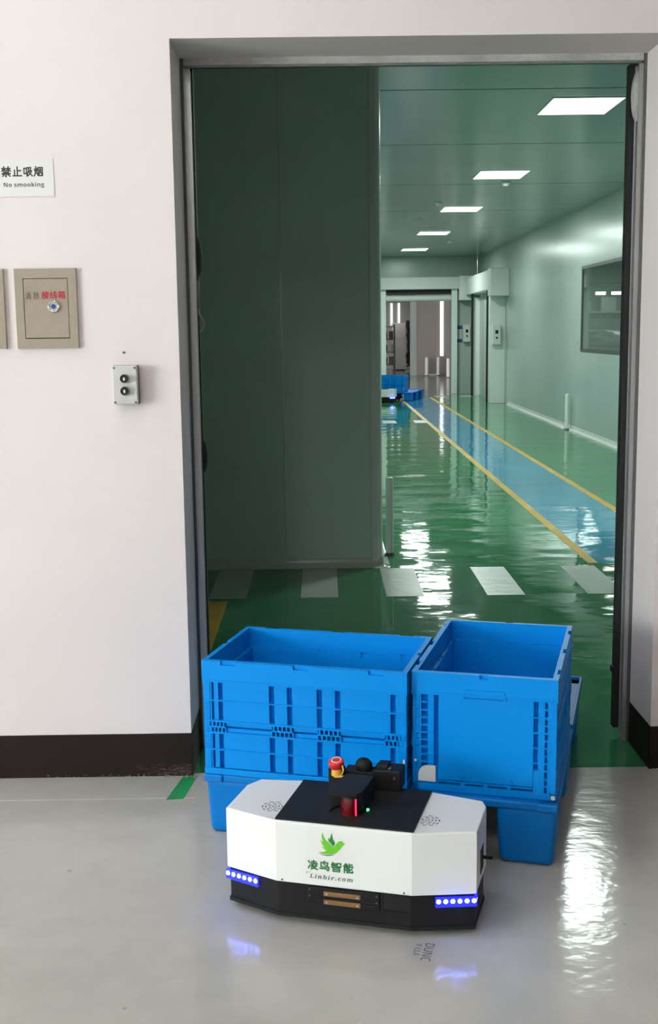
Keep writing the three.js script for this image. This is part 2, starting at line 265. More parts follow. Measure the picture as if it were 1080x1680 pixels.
{
  // plain wall facing the doorway, turning into the left wall of the corridor
  const wp = struct('wall_corridor_facing', bx(-4.2, XL - 0.06, 0, CEIL, ZP - 0.1, ZP), M.panelDark, 'dim grey green panel wall facing the doorway', 'wall');
  mesh('panel_seam', bx(0.214, 0.218, 0.1, CEIL, ZP, ZP + 0.0015), M.alu, wp);
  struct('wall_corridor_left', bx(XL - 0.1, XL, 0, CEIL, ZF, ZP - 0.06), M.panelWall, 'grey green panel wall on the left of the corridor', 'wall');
  // rounded aluminium corner post
  const sh = new THREE.Shape(); sh.moveTo(-0.06, 0); sh.lineTo(-0.06, 0.008); sh.lineTo(-0.03, 0.008); sh.absarc(-0.03, -0.03, 0.038, Math.PI / 2, 0, true); sh.lineTo(0.008, -0.07); sh.lineTo(0, -0.07); sh.lineTo(-0.06, -0.07);
  const cg = new THREE.ExtrudeGeometry(sh, { depth: CEIL, bevelEnabled: false, curveSegments: 8 }); cg.rotateX(-Math.PI / 2); cg.scale(1, 1, -1); cg.translate(XL, 0, ZP);
  { const ix = cg.attributes.position; const a = ix.array; for (let i = 0; i < ix.count; i += 3) for (let k = 0; k < 3; k++) { const t = a[(i + 1) * 3 + k]; a[(i + 1) * 3 + k] = a[(i + 2) * 3 + k]; a[(i + 2) * 3 + k] = t; } cg.computeVertexNormals(); }
  struct('trim_1', cg, M.corner, 'rounded aluminium corner profile at the edge of the panel wall', 'corner trim');
  // coved skirting at the foot of the panel wall
  const cv = new THREE.Shape(); cv.moveTo(0, 0); cv.lineTo(0.055, 0); cv.quadraticCurveTo(0.008, 0.005, 0.004, 0.055); cv.lineTo(0, 0.06);
  const a = new THREE.ExtrudeGeometry(cv, { depth: 5.03, bevelEnabled: false, curveSegments: 8 }); a.rotateY(-Math.PI / 2); a.translate(XL + 0.01, 0.0005, ZP);
  const b = new THREE.ExtrudeGeometry(cv, { depth: 20.3, bevelEnabled: false, curveSegments: 8 }); b.rotateY(0); b.translate(XL, 0.0005, ZF + 0.1);
  const c = new THREE.LatheGeometry([[0.004, 0.06], [0.008, 0.05], [0.014, 0.026], [0.026, 0.01], [0.055, 0.0005]].map((p) => new THREE.Vector2(...p)), 8, 0, Math.PI / 2); c.translate(XL + 0.004, 0, ZP);
  struct('trim_2', [a, b, c], M.cove, 'pale coved skirting along the foot of the panel wall', 'skirting');
  // right wall with an observation window
  const Z0 = -DEEP, wz0 = -9.6, wz1 = -13.05, wy0 = 1.18, wy1 = 2.335, dz0 = -20.3, dz1 = -22.8;
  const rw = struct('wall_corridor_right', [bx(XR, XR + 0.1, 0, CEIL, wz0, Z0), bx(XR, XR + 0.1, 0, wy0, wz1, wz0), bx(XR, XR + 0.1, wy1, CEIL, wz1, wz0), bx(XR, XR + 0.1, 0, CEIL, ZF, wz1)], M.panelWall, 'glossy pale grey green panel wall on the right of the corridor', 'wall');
  for (const z of [-7.6, -15.0, -18.0]) mesh('panel_seam', bx(XR - 0.0008, XR, 0.06, CEIL, z - 0.0015, z + 0.0015), M.alu, rw);
  struct('trim_3', (() => { const g = new THREE.ExtrudeGeometry(cv, { depth: 19.3, bevelEnabled: false, curveSegments: 6 }); g.scale(-1, 1, 1); g.translate(XR, 0.0005, -19.6); const p = g.attributes.position.array; for (let i = 0; i < p.length; i += 9) for (let k = 0; k < 3; k++) { const t = p[i + 3 + k]; p[i + 3 + k] = p[i + 6 + k]; p[i + 6 + k] = t; } g.computeVertexNormals(); return g; })(), M.cove, 'pale coved skirting along the right wall of the corridor', 'skirting');
  const w2 = struct('window_2', bx(XR + 0.004, XR + 0.01, wy0, wy1, wz1, wz0), M.glass, 'wide observation window in the right wall of the corridor', 'window');
  for (const [y0, y1, z0, z1] of [[wy0 - 0.02, wy0 + 0.025, wz1 - 0.02, wz0 + 0.02], [wy1 - 0.025, wy1 + 0.02, wz1 - 0.02, wz0 + 0.02], [wy0, wy1, wz1 - 0.02, wz1 + 0.025], [wy0, wy1, wz0 - 0.025, wz0 + 0.02]]) mesh('window_frame', bx(XR - 0.008, XR + 0.014, y0, y1, z0, z1), M.steelDark, w2);
  // far end wall with its doorway
  const ox0 = 1.99, ox1 = 3.515, oy = 2.42;
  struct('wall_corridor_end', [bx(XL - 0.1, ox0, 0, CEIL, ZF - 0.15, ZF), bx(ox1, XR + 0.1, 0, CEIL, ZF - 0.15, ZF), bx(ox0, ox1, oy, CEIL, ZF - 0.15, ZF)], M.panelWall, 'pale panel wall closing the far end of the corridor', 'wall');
  struct('wall_crossing_left', bx(-4.3, -4.2, 0, CEIL, ZP - 0.1, -DEEP), M.panelDark, 'panel wall closing the side passage on the left', 'wall');
  // ceiling of single glossy panels over a dark joint board
  const ce = struct('ceiling_corridor', bx(-4.3, XR + 0.2, CEIL + 0.03, CEIL + 0.12, ZF - 0.15, -DEEP), M.joint, 'glossy green tinted panel ceiling of the corridor', 'ceiling');
  const js = [-DEEP, -2.3, -4.79, -7.27, -10.27, -13.33, -16.35, -19.3, -22.2, ZF];
  for (let i = 0; i + 1 < js.length; i++) {
    const x0 = i < 2 ? -4.2 : XL, za = js[i] - 0.013, zb = js[i + 1] + 0.013;
    mesh('ceiling_panel', uvMetres(bx(x0, XR, CEIL, CEIL + 0.03, zb, za)), M.ceilPanel, ce);
  }
  mesh('ceiling_panel', uvMetres(bx(-4.2, XL - 0.008, CEIL, CEIL + 0.03, ZP, js[2])), M.ceilPanel, ce);
}
// corridor lamps
[-5.45, -9.42, -13.1, -17.2, -21.4].forEach((z, i) => {
  const t = thing('panel_lamp', ['square ceiling panel lamp, the first one past the doorway', 'square ceiling panel lamp, second from the doorway', 'square ceiling panel lamp, third from the doorway, in mid corridor', 'square ceiling panel lamp, fourth from the doorway', 'square ceiling panel lamp, the last before the far doorway'][i], 'lamp', [2.46, CEIL, z], 0, 'ceiling lamps of the corridor');
  mesh('frame', [bx(-0.27, 0.27, -0.006, 0, -0.333, -0.325), bx(-0.27, 0.27, -0.006, 0, 0.325, 0.333), bx(-0.27, -0.262, -0.006, 0, -0.325, 0.325), bx(0.262, 0.27, -0.006, 0, -0.325, 0.325)], M.lampFrame, t);
  mesh('diffuser', bx(-0.262, 0.262, -0.008, 0, -0.325, 0.325), M.lampGlow, t);
  areaLamp(0.52, 0.64, CORRIDOR_COLOR, CORRIDOR_LAMP, 2.46, CEIL - 0.014, z);
});
// smoke detectors and small ceiling plates
[[2.62, -10.1, 'small white smoke detector on the ceiling by the second lamp'], [2.05, -12.2, 'small white smoke detector on the ceiling by the third lamp'], [2.95, -19.0, 'small smoke detector on the ceiling between the last two lamps']].forEach(([x, z, l]) => {
  const t = thing('smoke_detector', l, 'smoke detector', [x, CEIL, z]);
  mesh('base', cyl(0.055, 0.055, 0.015, 20, 0, -0.0075, 0), M.lampFrame, t); mesh('sensor', cyl(0.03, 0.045, 0.03, 20, 0, -0.03, 0), M.pvc, t);
});

// ---------------------------------------------------------------- doorway: guide rails of the rolling door
function guideRail(side, label) {
  const t = thing('guide_rail', label, 'door rail', [side < 0 ? 0 : W, 0, -DEEP], 0);
  const s = -side, X = (a, b, y0, y1, z0, z1) => bx(Math.min(s * a, s * b), Math.max(s * a, s * b), y0, y1, z0, z1);
  mesh('back_plate', X(-0.1, 0.009, 0.0, TOP, -0.05, 0), M.steelDark, t); const w = side < 0 ? 0.028 : 0.021;
  mesh('steel_channel', [X(0.004, w, 0.0, TOP - 0.03, -0.06, -0.012), X(0.004, w + 0.002, 0, TOP - 0.03, -0.066, -0.06)], M.steel, t);
  mesh('steel_lip', X(w, w + 0.003, 0.0, TOP - 0.03, -0.022, -0.012), M.steel, t);
  mesh('rubber_seal', X(0.002, side < 0 ? 0.034 : 0.041, 0.03, TOP - 0.02, -0.11, -0.07), M.rubber, t);
  return [t, s];
}
{
  const [t, s] = guideRail(-1, 'steel guide rail with black seal on the left doorway side');
  for (const [y, h] of [[1.76, 0.07], [1.06, 0.06]]) { const g = new THREE.SphereGeometry(1, 12, 10); g.scale(0.016, h, 0.02); g.translate(0.032, y, -0.09); mesh('seal_bulge', g, M.rubber, t); }
  const r = rng(31), pts = []; for (let k = 0; k < 7; k++) pts.push(new THREE.Vector3(0.03 + (k === 5 ? 0.025 : 0.008 * r()), 1.68 - k * 0.03, -0.05 - 0.01 * r()));
  mesh('torn_tape', new THREE.TubeGeometry(new THREE.CatmullRomCurve3(pts), 24, 0.0035, 5), M.plaster, t);
  const [t2] = guideRail(1, 'steel guide rail with thick black seal on the right doorway side');
  const g = new THREE.SphereGeometry(1, 14, 12); g.scale(0.02, 0.085, 0.03); g.translate(-0.02, TOP - 0.13, -0.045); mesh('plaster_lump', g, M.plaster, t2);
  mesh('black_cap', rbx(-0.048, -0.03, 0.235, 0.262, -0.115, -0.065, 0.005), M.rubber, t2);
  // rough plaster edge under the lintel
  const seg = 60, sh = new THREE.PlaneGeometry(W - 0.02, 0.03, seg, 2), rr = rng(5); const p = sh.attributes.position; for (let i = 0; i < p.count; i++) p.setZ(i, 0.004 * rr());
  struct('trim_4', [bx(0.012, W - 0.012, TOP - 0.022, TOP, -DEEP - 0.04, -DEEP)], M.plaster, 'rough pale plaster strip under the lintel of the doorway', 'plaster strip');
  struct('trim_5', [bx(0, W, TOP - 0.01, TOP + 0.2, -DEEP - 0.12, -DEEP - 0.04)], M.steelDark, 'dark door housing edge behind the lintel', 'door housing');
}

// ---------------------------------------------------------------- things on the white wall
{
  // no smoking sign
  const sw = 0.36, sh = 0.114, tex = canvasTex(1440, 456, (c, w, h) => {
    c.fillStyle = '#e3e1de'; c.fillRect(0, 0, w, h); const k = w / sw, X0 = -0.739;
    const place = [-0.543, -0.508, -0.474, -0.441]; ['禁', '止', '吸', '烟'].forEach((ch, i) => glyph(c, ch, (place[i] - X0) * k, 0.0215 * k, 0.029 * k, 0.031 * k, 17, '#2b2526'));
    c.strokeStyle = '#c63038'; c.lineWidth = 26; c.beginPath(); c.arc(300, 228, 150, 0, 7); c.stroke(); c.beginPath(); c.moveTo(195, 122); c.lineTo(406, 334); c.stroke();
    c.fillStyle = '#2b2526'; c.fillRect(200, 225, 170, 26);
    c.fillStyle = '#3b3637'; c.font = 'bold 76px sans-serif'; c.save(); c.translate((-0.540 - X0) * k, 0.084 * k); const m = c.measureText('No smooking').width; c.scale(0.131 * k / m, 0.95); c.fillText('No smooking', 0, 0); c.restore();
  });
  const t = thing('no_smoking_sign', 'pale sign with black Chinese characters and the words No smooking', 'sign', [-0.379 - sw / 2, 1.99, 0]);
  mesh('board', bx(-sw / 2, sw / 2, -sh / 2, sh / 2, 0, 0.002), std(lin(0.74, 0.73, 0.72), 0.4), t);
  const f = new THREE.PlaneGeometry(sw, sh); f.translate(0, 0, 0.0023); mesh('print', f, std(0xffffff, 0.45, { map: tex }), t);
}
function wallPanel(label, x, text) {
  const t = thing('flush_cabinet', label, 'wall cabinet', [x, 1.582, 0]);
  const w = 0.0985, h = 0.1265, w2 = 0.072, h2 = 0.0955, d = 0.014;
  mesh('frame', [bx(-w, -w2, -h, h, 0, d), bx(w2, w, -h, h, 0, d), bx(-w2, w2, -h, -h2, 0, d), bx(-w2, w2, h2, h, 0, d)], M.beige, t);
  const door = mesh('door', [rbx(-w2 + 0.0024, w2 - 0.0014, -h2 + 0.0026, h2 - 0.0018, 0.002, d + 0.0004, 0.001)], M.beige, t);
  mesh('recess', bx(-w2, w2, -h2, h2, 0, 0.002), M.blackMatte, t);
  if (text) {
    const tex = canvasTex(512, 128, (c, cw, ch) => { c.clearRect(0, 0, cw, ch); ['消', '防', '接', '线', '箱'].forEach((g, i) => glyph(c, g, 8 + i * 102, i < 2 ? 20 : 14, i < 2 ? 66 : 86, 88, i < 2 ? 7 : 13, i < 2 ? '#4a3a30' : '#a5202c')); });
    const f = new THREE.PlaneGeometry(0.131, 0.032); f.translate(-0.001, 0.041, d + 0.0009); mesh('lettering', f, new THREE.MeshStandardMaterial({ map: tex, transparent: true, roughness: 0.5 }), door);
  }
  const k = mesh('lock', [cyl(0.021, 0.017, 0.006, 28, 0.025, 0.006, d + 0.003, 'z')], M.chrome, door, 'round chrome lock');
  const rg = new THREE.TorusGeometry(0.016, 0.003, 8, 28); rg.translate(0.025, 0.006, d + 0.006); mesh('lock_ring', rg, M.chrome, t); mesh('key_barrel', cyl(0.0075, 0.0075, 0.004, 18, 0.025, 0.006, d + 0.008, 'z'), M.key, t);
  return t;
}
wallPanel('beige flush wall cabinet with red lettering and chrome lock', -0.4195, true);
wallPanel('beige flush wall cabinet beside the one with red lettering, cut by the picture edge', -0.652, false);
{
  const t = thing('push_button_box', 'small grey push button box with two black buttons', 'button box', [-0.171, 1.336, 0]);
  mesh('back_box', rbx(-0.0395, 0.0395, -0.0615, 0.0615, 0, 0.012, 0.003), M.boxGrey, t); mesh('gasket', rbx(-0.0405, 0.0405, -0.0625, 0.0625, 0.012, 0.028, 0.002), M.rubber, t);
  mesh('cover', rbx(-0.04, 0.04, -0.062, 0.062, 0.028, 0.052, 0.004), M.boxGrey, t);
  for (const y of [0.021, -0.018]) {
    mesh('button_collar', cyl(0.0165, 0.015, 0.005, 24, 0, y, 0.054, 'z'), M.steel, t);
    const b = mesh('button', cyl(0.0135, 0.0128, 0.014, 24, 0, y, 0.063, 'z'), M.blackGloss, t); const g = new THREE.SphereGeometry(0.0044, 12, 8); g.scale(0.75, 1.3, 0.25); g.translate(0.0005, y - 0.001, 0.0702); mesh('button_mark', g, M.white, b);
  }
  for (const [x, y] of [[-0.033, 0.055], [0.033, 0.055], [-0.033, -0.055], [0.033, -0.055]]) mesh('screw', cyl(0.0036, 0.0036, 0.003, 12, x, y, 0.0525, 'z'), M.steelDark, t);
  const n = single('wall_nail', 'tiny dark nail in the wall above the button box', 'nail', [cyl(0.0022, 0.0022, 0.02, 8, -0.176, 1.439, 0.01, 'z'), cyl(0.004, 0.004, 0.003, 10, -0.176, 1.439, 0.02, 'z')], M.steelDark);
}
{ const g = prism([[-0.018, -0.012], [0.028, -0.012], [0.005, 0.185], [-0.052, 0.192]], 0.0004, 0.0012); g.translate(-0.012, 0, 0.018); single('green_tape', 'short strip of green tape on the grey floor by the skirting', 'tape', g, M.tape); }

// ---------------------------------------------------------------- folding crate
const CW = 0.618, CD = 0.41, CH = 0.35, LOAD_TURN = -0.271;
function makeCrate(label) {
  const t = thing('folding_crate', label, 'crate', [0, 0, 0], 0, 'blue folding crates');
  const hw = CW / 2, hd = CD / 2, rim0 = 0.288;
  // base tray
  mesh('base', [rbx(-hw, hw, 0, 0.019, hd - 0.02, hd, 0.002), rbx(-hw, hw, 0, 0.019, -hd, -hd + 0.02, 0.002), rbx(-hw, -hw + 0.02, 0, 0.019, -hd, hd, 0.002), rbx(hw - 0.02, hw, 0, 0.019, -hd, hd, 0.002), bx(-hw + 0.01, hw - 0.01, 0.004, 0.012, -hd + 0.01, hd - 0.01)], M.blue, t);
  // upper frame: four rails, notches along the top outer edge
  const rail = (len, notches) => {
    const g = [bx(-len / 2, len / 2, rim0, CH - 0.012, -0.015, 0), bx(-len / 2, len / 2, CH - 0.012, CH, -0.015, -0.008)];
    let x = -len / 2; for (const [a, b] of [...notches, [len / 2, len / 2]]) { g.push(bx(x, a, CH - 0.012, CH, -0.008, 0)); x = b; }
    g.push(bx(-len / 2, len / 2, rim0 - 0.003, rim0 + 0.004, -0.016, 0.0015), bx(-len / 2, len / 2, CH - 0.003, CH + 0.0005, -0.0155, -0.0125));
    return g.filter((q) => { q.computeBoundingBox(); return q.boundingBox.max.x - q.boundingBox.min.x > 1e-5; });
  };
  const put = (list, side) => list.map((g) => { if (side === 'back') g.rotateY(Math.PI); if (side === 'right') g.rotateY(Math.PI / 2); if (side === 'left') g.rotateY(-Math.PI / 2); const d = side === 'front' ? [0, hd] : side === 'back' ? [0, -hd] : side === 'right' ? [hw, 0] : [-hw, 0]; g.translate(d[0], 0, d[1]); return g; });
  const ln = [[-0.25, -0.204], [-0.027, 0.02], [0.197, 0.243]];
  for (const s of ['front', 'back']) mesh('rim_rail', put(rail(CW, ln), s), M.blue, t);
  for (const s of ['left', 'right']) mesh('rim_rail', put(rail(CD - 0.0304, [[-0.012, 0.012]]), s), M.blue, t);
  // long walls: two hinged leaves with deep slots between raised fields
  const slots = [[0.018, 0.033], [0.05, 0.061], [0.208, 0.221], [0.263, 0.276], [0.353, 0.366], [0.408, 0.421], [0.571, 0.583], [0.597, 0.611]].map(([a, b]) => [a - 0.001 - hw, b + 0.001 - hw]);
  const leaf = (y0, y1, line) => {
    const g = [bx(-hw + 0.004, hw - 0.004, y0, y1, -0.027, -0.022)]; let x = -hw + 0.003;
    for (const [a, b] of [...slots, [hw - 0.003, hw]]) { if (a - x > 0.001) g.push(rbx(x, a, y0 + 0.002, y1 - 0.002, -0.0225, -0.0035, 0.0015, 1)); x = b; }
    g.push(bx(-hw + 0.003, hw - 0.003, line - 0.002, line + 0.002, -0.022, -0.0002));
    return g;
  };
  for (const s of ['front', 'back']) {
    mesh('wall_leaf', put(leaf(0.166, rim0, 0.229), s), M.blue, t); mesh('wall_leaf', put(leaf(0.019, 0.130, 0.078), s), M.blue, t);
    mesh('hinge_rail', put([bx(-hw + 0.003, hw - 0.003, 0.127, 0.133, -0.012, 0), bx(-hw + 0.003, hw - 0.003, 0.163, 0.169, -0.012, 0), ...[[0.07, 0.213], [0.279, 0.353], [0.421, 0.553]].flatMap(([a, b]) => [bx(a - hw, b - hw, 0.1335, 0.145, -0.02, -0.006), bx(a - hw, b - hw, 0.151, 0.1625, -0.02, -0.006)]), bx(-hw + 0.004, hw - 0.004, 0.13, 0.166, -0.027, -0.02)], s), M.blue, t);
    for (const [a, b] of [[0.012, 0.07], [0.213, 0.279], [0.353, 0.421], [0.553, 0.614]]) {
      const k = [], n = 5, w = (b - a) / n; for (let i = 0; i <= n; i++) for (let j = 0; j < 2; j++) { const o = j ? w / 2 : 0, x = a - hw + i * w + o; if (x < b - hw + 0.001) k.push(bx(x - 0.0016, x + 0.0028, 0.132 + j * 0.017, 0.148 + j * 0.017, -0.021, 0.001)); } k.push(bx(a - hw, b - hw, 0.1465, 0.1505, -0.021, 0.0012));
      mesh('hinge', put(k, s), M.blue, t);
    }
    const rungs = []; for (const xx of [[0.003, 0.018], [0.597, 0.613]]) for (const y of [0.198, 0.208, 0.218, 0.226, 0.085, 0.094, 0.104, 0.113]) rungs.push(bx(xx[0] - hw, xx[1] - hw, y - 0.0017, y + 0.0017, -0.022, -0.0005));
    mesh('side_rungs', put(rungs, s), M.blue, t).userData.kind = 'stuff';
  }
  // short walls: one large field between ladders
  for (const s of ['left', 'right']) {
    const h = CD / 2, X = (a) => a - h;
    mesh('end_panel', put([bx(-h + 0.004, h - 0.004, 0.019, rim0, -0.027, -0.022), rbx(X(0.077), X(0.345), 0.034, rim0 - 0.001, -0.0225, -0.0022, 0.002, 1), rbx(X(0.002), X(0.012), 0.019, rim0, -0.0225, -0.0015, 0.001, 1), rbx(X(0.390), X(0.408), 0.019, rim0, -0.0225, -0.0015, 0.001, 1), rbx(X(0.046), X(0.064), 0.07, rim0, -0.0225, -0.004, 0.001, 1), rbx(X(0.357), X(0.376), 0.085, rim0, -0.0225, -0.004, 0.001, 1), rbx(X(0.345), X(0.376), 0.019, 0.085, -0.0225, -0.003, 0.001, 1), rbx(X(0.012), X(0.077), 0.019, 0.07, -0.0225, -0.004, 0.001, 1)], s), M.blue, t);
    const lad = []; for (const y of [0.262, 0.238, 0.216, 0.194, 0.172, 0.150, 0.128, 0.106, 0.084]) lad.push(bx(X(0.012), X(y > 0.2 && y < 0.23 ? 0.046 : 0.064), y - 0.0017, y + 0.0017, -0.022, -0.0005), bx(X(y % 0.044 < 0.022 ? 0.344 : 0.374), X(0.392), y - 0.0017, y + 0.0017, -0.022, -0.0005));
    for (const y of [0.06, 0.04]) lad.push(bx(X(0.374), X(0.392), y - 0.0017, y + 0.0017, -0.022, -0.0005));
    mesh('ladder_ribs', put(lad, s), M.blue, t).userData.kind = 'stuff';
    // hand grip: raised bow under the rim
    const bow = new THREE.Shape(); bow.moveTo(X(0.14), 0.281); bow.lineTo(X(0.148), 0.306); bow.lineTo(X(0.262), 0.306); bow.lineTo(X(0.27), 0.281); bow.lineTo(X(0.262), 0.281); bow.lineTo(X(0.256), 0.3); bow.lineTo(X(0.154), 0.3); bow.lineTo(X(0.148), 0.281);
    const bg = new THREE.ExtrudeGeometry(bow, { depth: 0.0035, bevelEnabled: false }); mesh('hand_grip', put([bg, bx(X(0.145), X(0.265), 0.277, 0.2815, -0.002, 0.003)], s), M.blue, t);
    for (const x of [0.137, 0.282]) mesh('latch_knob', put([cyl(0.006, 0.006, 0.008, 14, X(x), 0.043, 0, 'z')], s), M.blue, t);
    mesh('bottom_rail', put([bx(X(0.076), X(0.345), 0.029, 0.033, -0.013, 0), bx(X(0.076), X(0.345), 0.019, 0.022, -0.013, 0.0005), ...[0.148, 0.212, 0.278].map((x) => bx(X(x - 0.006), X(x + 0.006), 0.022, 0.033, -0.013, 0.002))], s), M.blue, t);
  }
  // inner tabs below the rim
  for (const sz of [-1, 1]) for (const x of [-0.2, -0.07, 0.07, 0.2]) mesh('inner_tab', bx(x - 0.014, x + 0.014, rim0 - 0.014, rim0 + 0.006, sz > 0 ? hd - 0.03 : -hd + 0.022, sz > 0 ? hd - 0.022 : -hd + 0.03), M.blue, t);
  return t;
}
const LOAD = { x: 0.094, z: 0.477 };
function onLoad(lx, ly, lz) { const c = Math.cos(LOAD_TURN), s = Math.sin(LOAD_TURN); return [LOAD.x + c * lx + s * lz, ly, LOAD.z - s * lx + c * lz]; }
const DECK = 0.193;
const crateA = makeCrate('blue folding crate with its long side facing out, behind the red stop button');
crateA.position.set(...onLoad(CW / 2, DECK, -CD / 2)); crateA.rotation.y = LOAD_TURN;
const crateB = dup(crateA, 'blue folding crate with its short side facing out, marked by a pale sticker', onLoad(0.6265 + CD / 2, DECK, -0.026 - CW / 2), LOAD_TURN - Math.PI / 2);
// (its end that faces out is the local right side)
{
  const hw = CW / 2, h = CD / 2;
  const st = new THREE.Shape(); st.moveTo(-0.025, -0.024); st.lineTo(0.025, -0.024); st.lineTo(0.025, 0.024); st.lineTo(0.0, 0.024); st.quadraticCurveTo(-0.022, 0.02, -0.025, -0.004);
  const g = new THREE.ExtrudeGeometry(st, { depth: 0.0012, bevelEnabled: false }); g.rotateY(Math.PI / 2); g.translate(hw - 0.0008, 0.051, h - 0.044); mesh('sticker', g, M.white, crateB, 'pale paper sticker with a rounded corner');
  mesh('white_dot', cyl(0.0065, 0.0065, 0.002, 18, hw + 0.001, 0.0095, -h + 0.009, 'x'), M.white, crateB, 'round white dot');
  mesh('white_dot', cyl(0.004, 0.004, 0.002, 12, hw + 0.0005, 0.088, h - 0.011, 'x'), M.white, crateB);
  mesh('paper_tag', bx(CW / 2 - 0.012, CW / 2 - 0.006, 0.045, 0.095, CD / 2, CD / 2 + 0.0012), M.white, crateA, 'narrow white paper tag');
}

// ---------------------------------------------------------------- plastic pallet
const PW = 1.047, PD = 1.22;
function makePallet(label) {
  const t = thing('plastic_pallet', label, 'pallet', [0, 0, 0], 0, 'blue plastic pallets');
  const y1 = DECK - 0.001, y0 = 0.168;
  const slab = []; const n = 9; for (let i = 0; i < n; i++) { const a = -PD + 0.06 + i * (PD - 0.06) / n; slab.push(rbx(0.02, PW - 0.02, y0 + 0.006, y1 - 0.002, a, a + (PD - 0.06) / n - 0.022, 0.003, 1)); }
  mesh('deck_frame', [rbx(0, PW, y0, y1, -0.05, -0.006, 0.006), rbx(0, PW, y0, y1, -PD, -PD + 0.06, 0.006), rbx(0, 0.06, y0, y1, -PD, 0, 0.006), rbx(PW - 0.06, PW, y0, y1, -PD, 0, 0.006), bx(PW / 2 - 0.03, PW / 2 + 0.03, y0 + 0.008, y1 - 0.003, -PD + 0.01, -0.01)], M.pallet, t);
  for (const g of slab) mesh('deck_slat', g, M.pallet, t);
  mesh('lip', [rbx(0, 0.009, y1 - 0.004, y1 + 0.012, -PD, -0.66, 0.002), rbx(PW - 0.009, PW, y1 - 0.004, y1 + 0.012, -PD, -0.66, 0.002), rbx(0, PW, y1 - 0.004, y1 + 0.012, -PD, -PD + 0.009, 0.002)], M.pallet, t);
  // tapered, rounded feet
  const foot = (w, d) => { const g = new RoundedBoxGeometry(w, 0.176, d, 4, 0.02); const p = g.attributes.position; for (let i = 0; i < p.count; i++) { const k = 1 - 0.1 * (0.5 - p.getY(i) / 0.176); p.setX(i, p.getX(i) * k); p.setZ(i, p.getZ(i) * k); } g.computeVertexNormals(); g.translate(0, 0.088, 0); return g; };
  for (const [x, z] of [[0.085, -0.112], [PW - 0.089, -0.112], [0.085, -PD / 2], [PW - 0.089, -PD / 2], [0.085, -PD + 0.11], [PW - 0.089, -PD + 0.11]]) { const g = foot(0.17, 0.2); g.translate(x, 0, z); mesh('foot', g, M.pallet, t); }
  return t;
}
const palletA = makePallet('blue plastic pallet under the two large crates in the doorway');
palletA.position.set(...onLoad(-0.003, 0, 0.004)); palletA.rotation.y = LOAD_TURN;

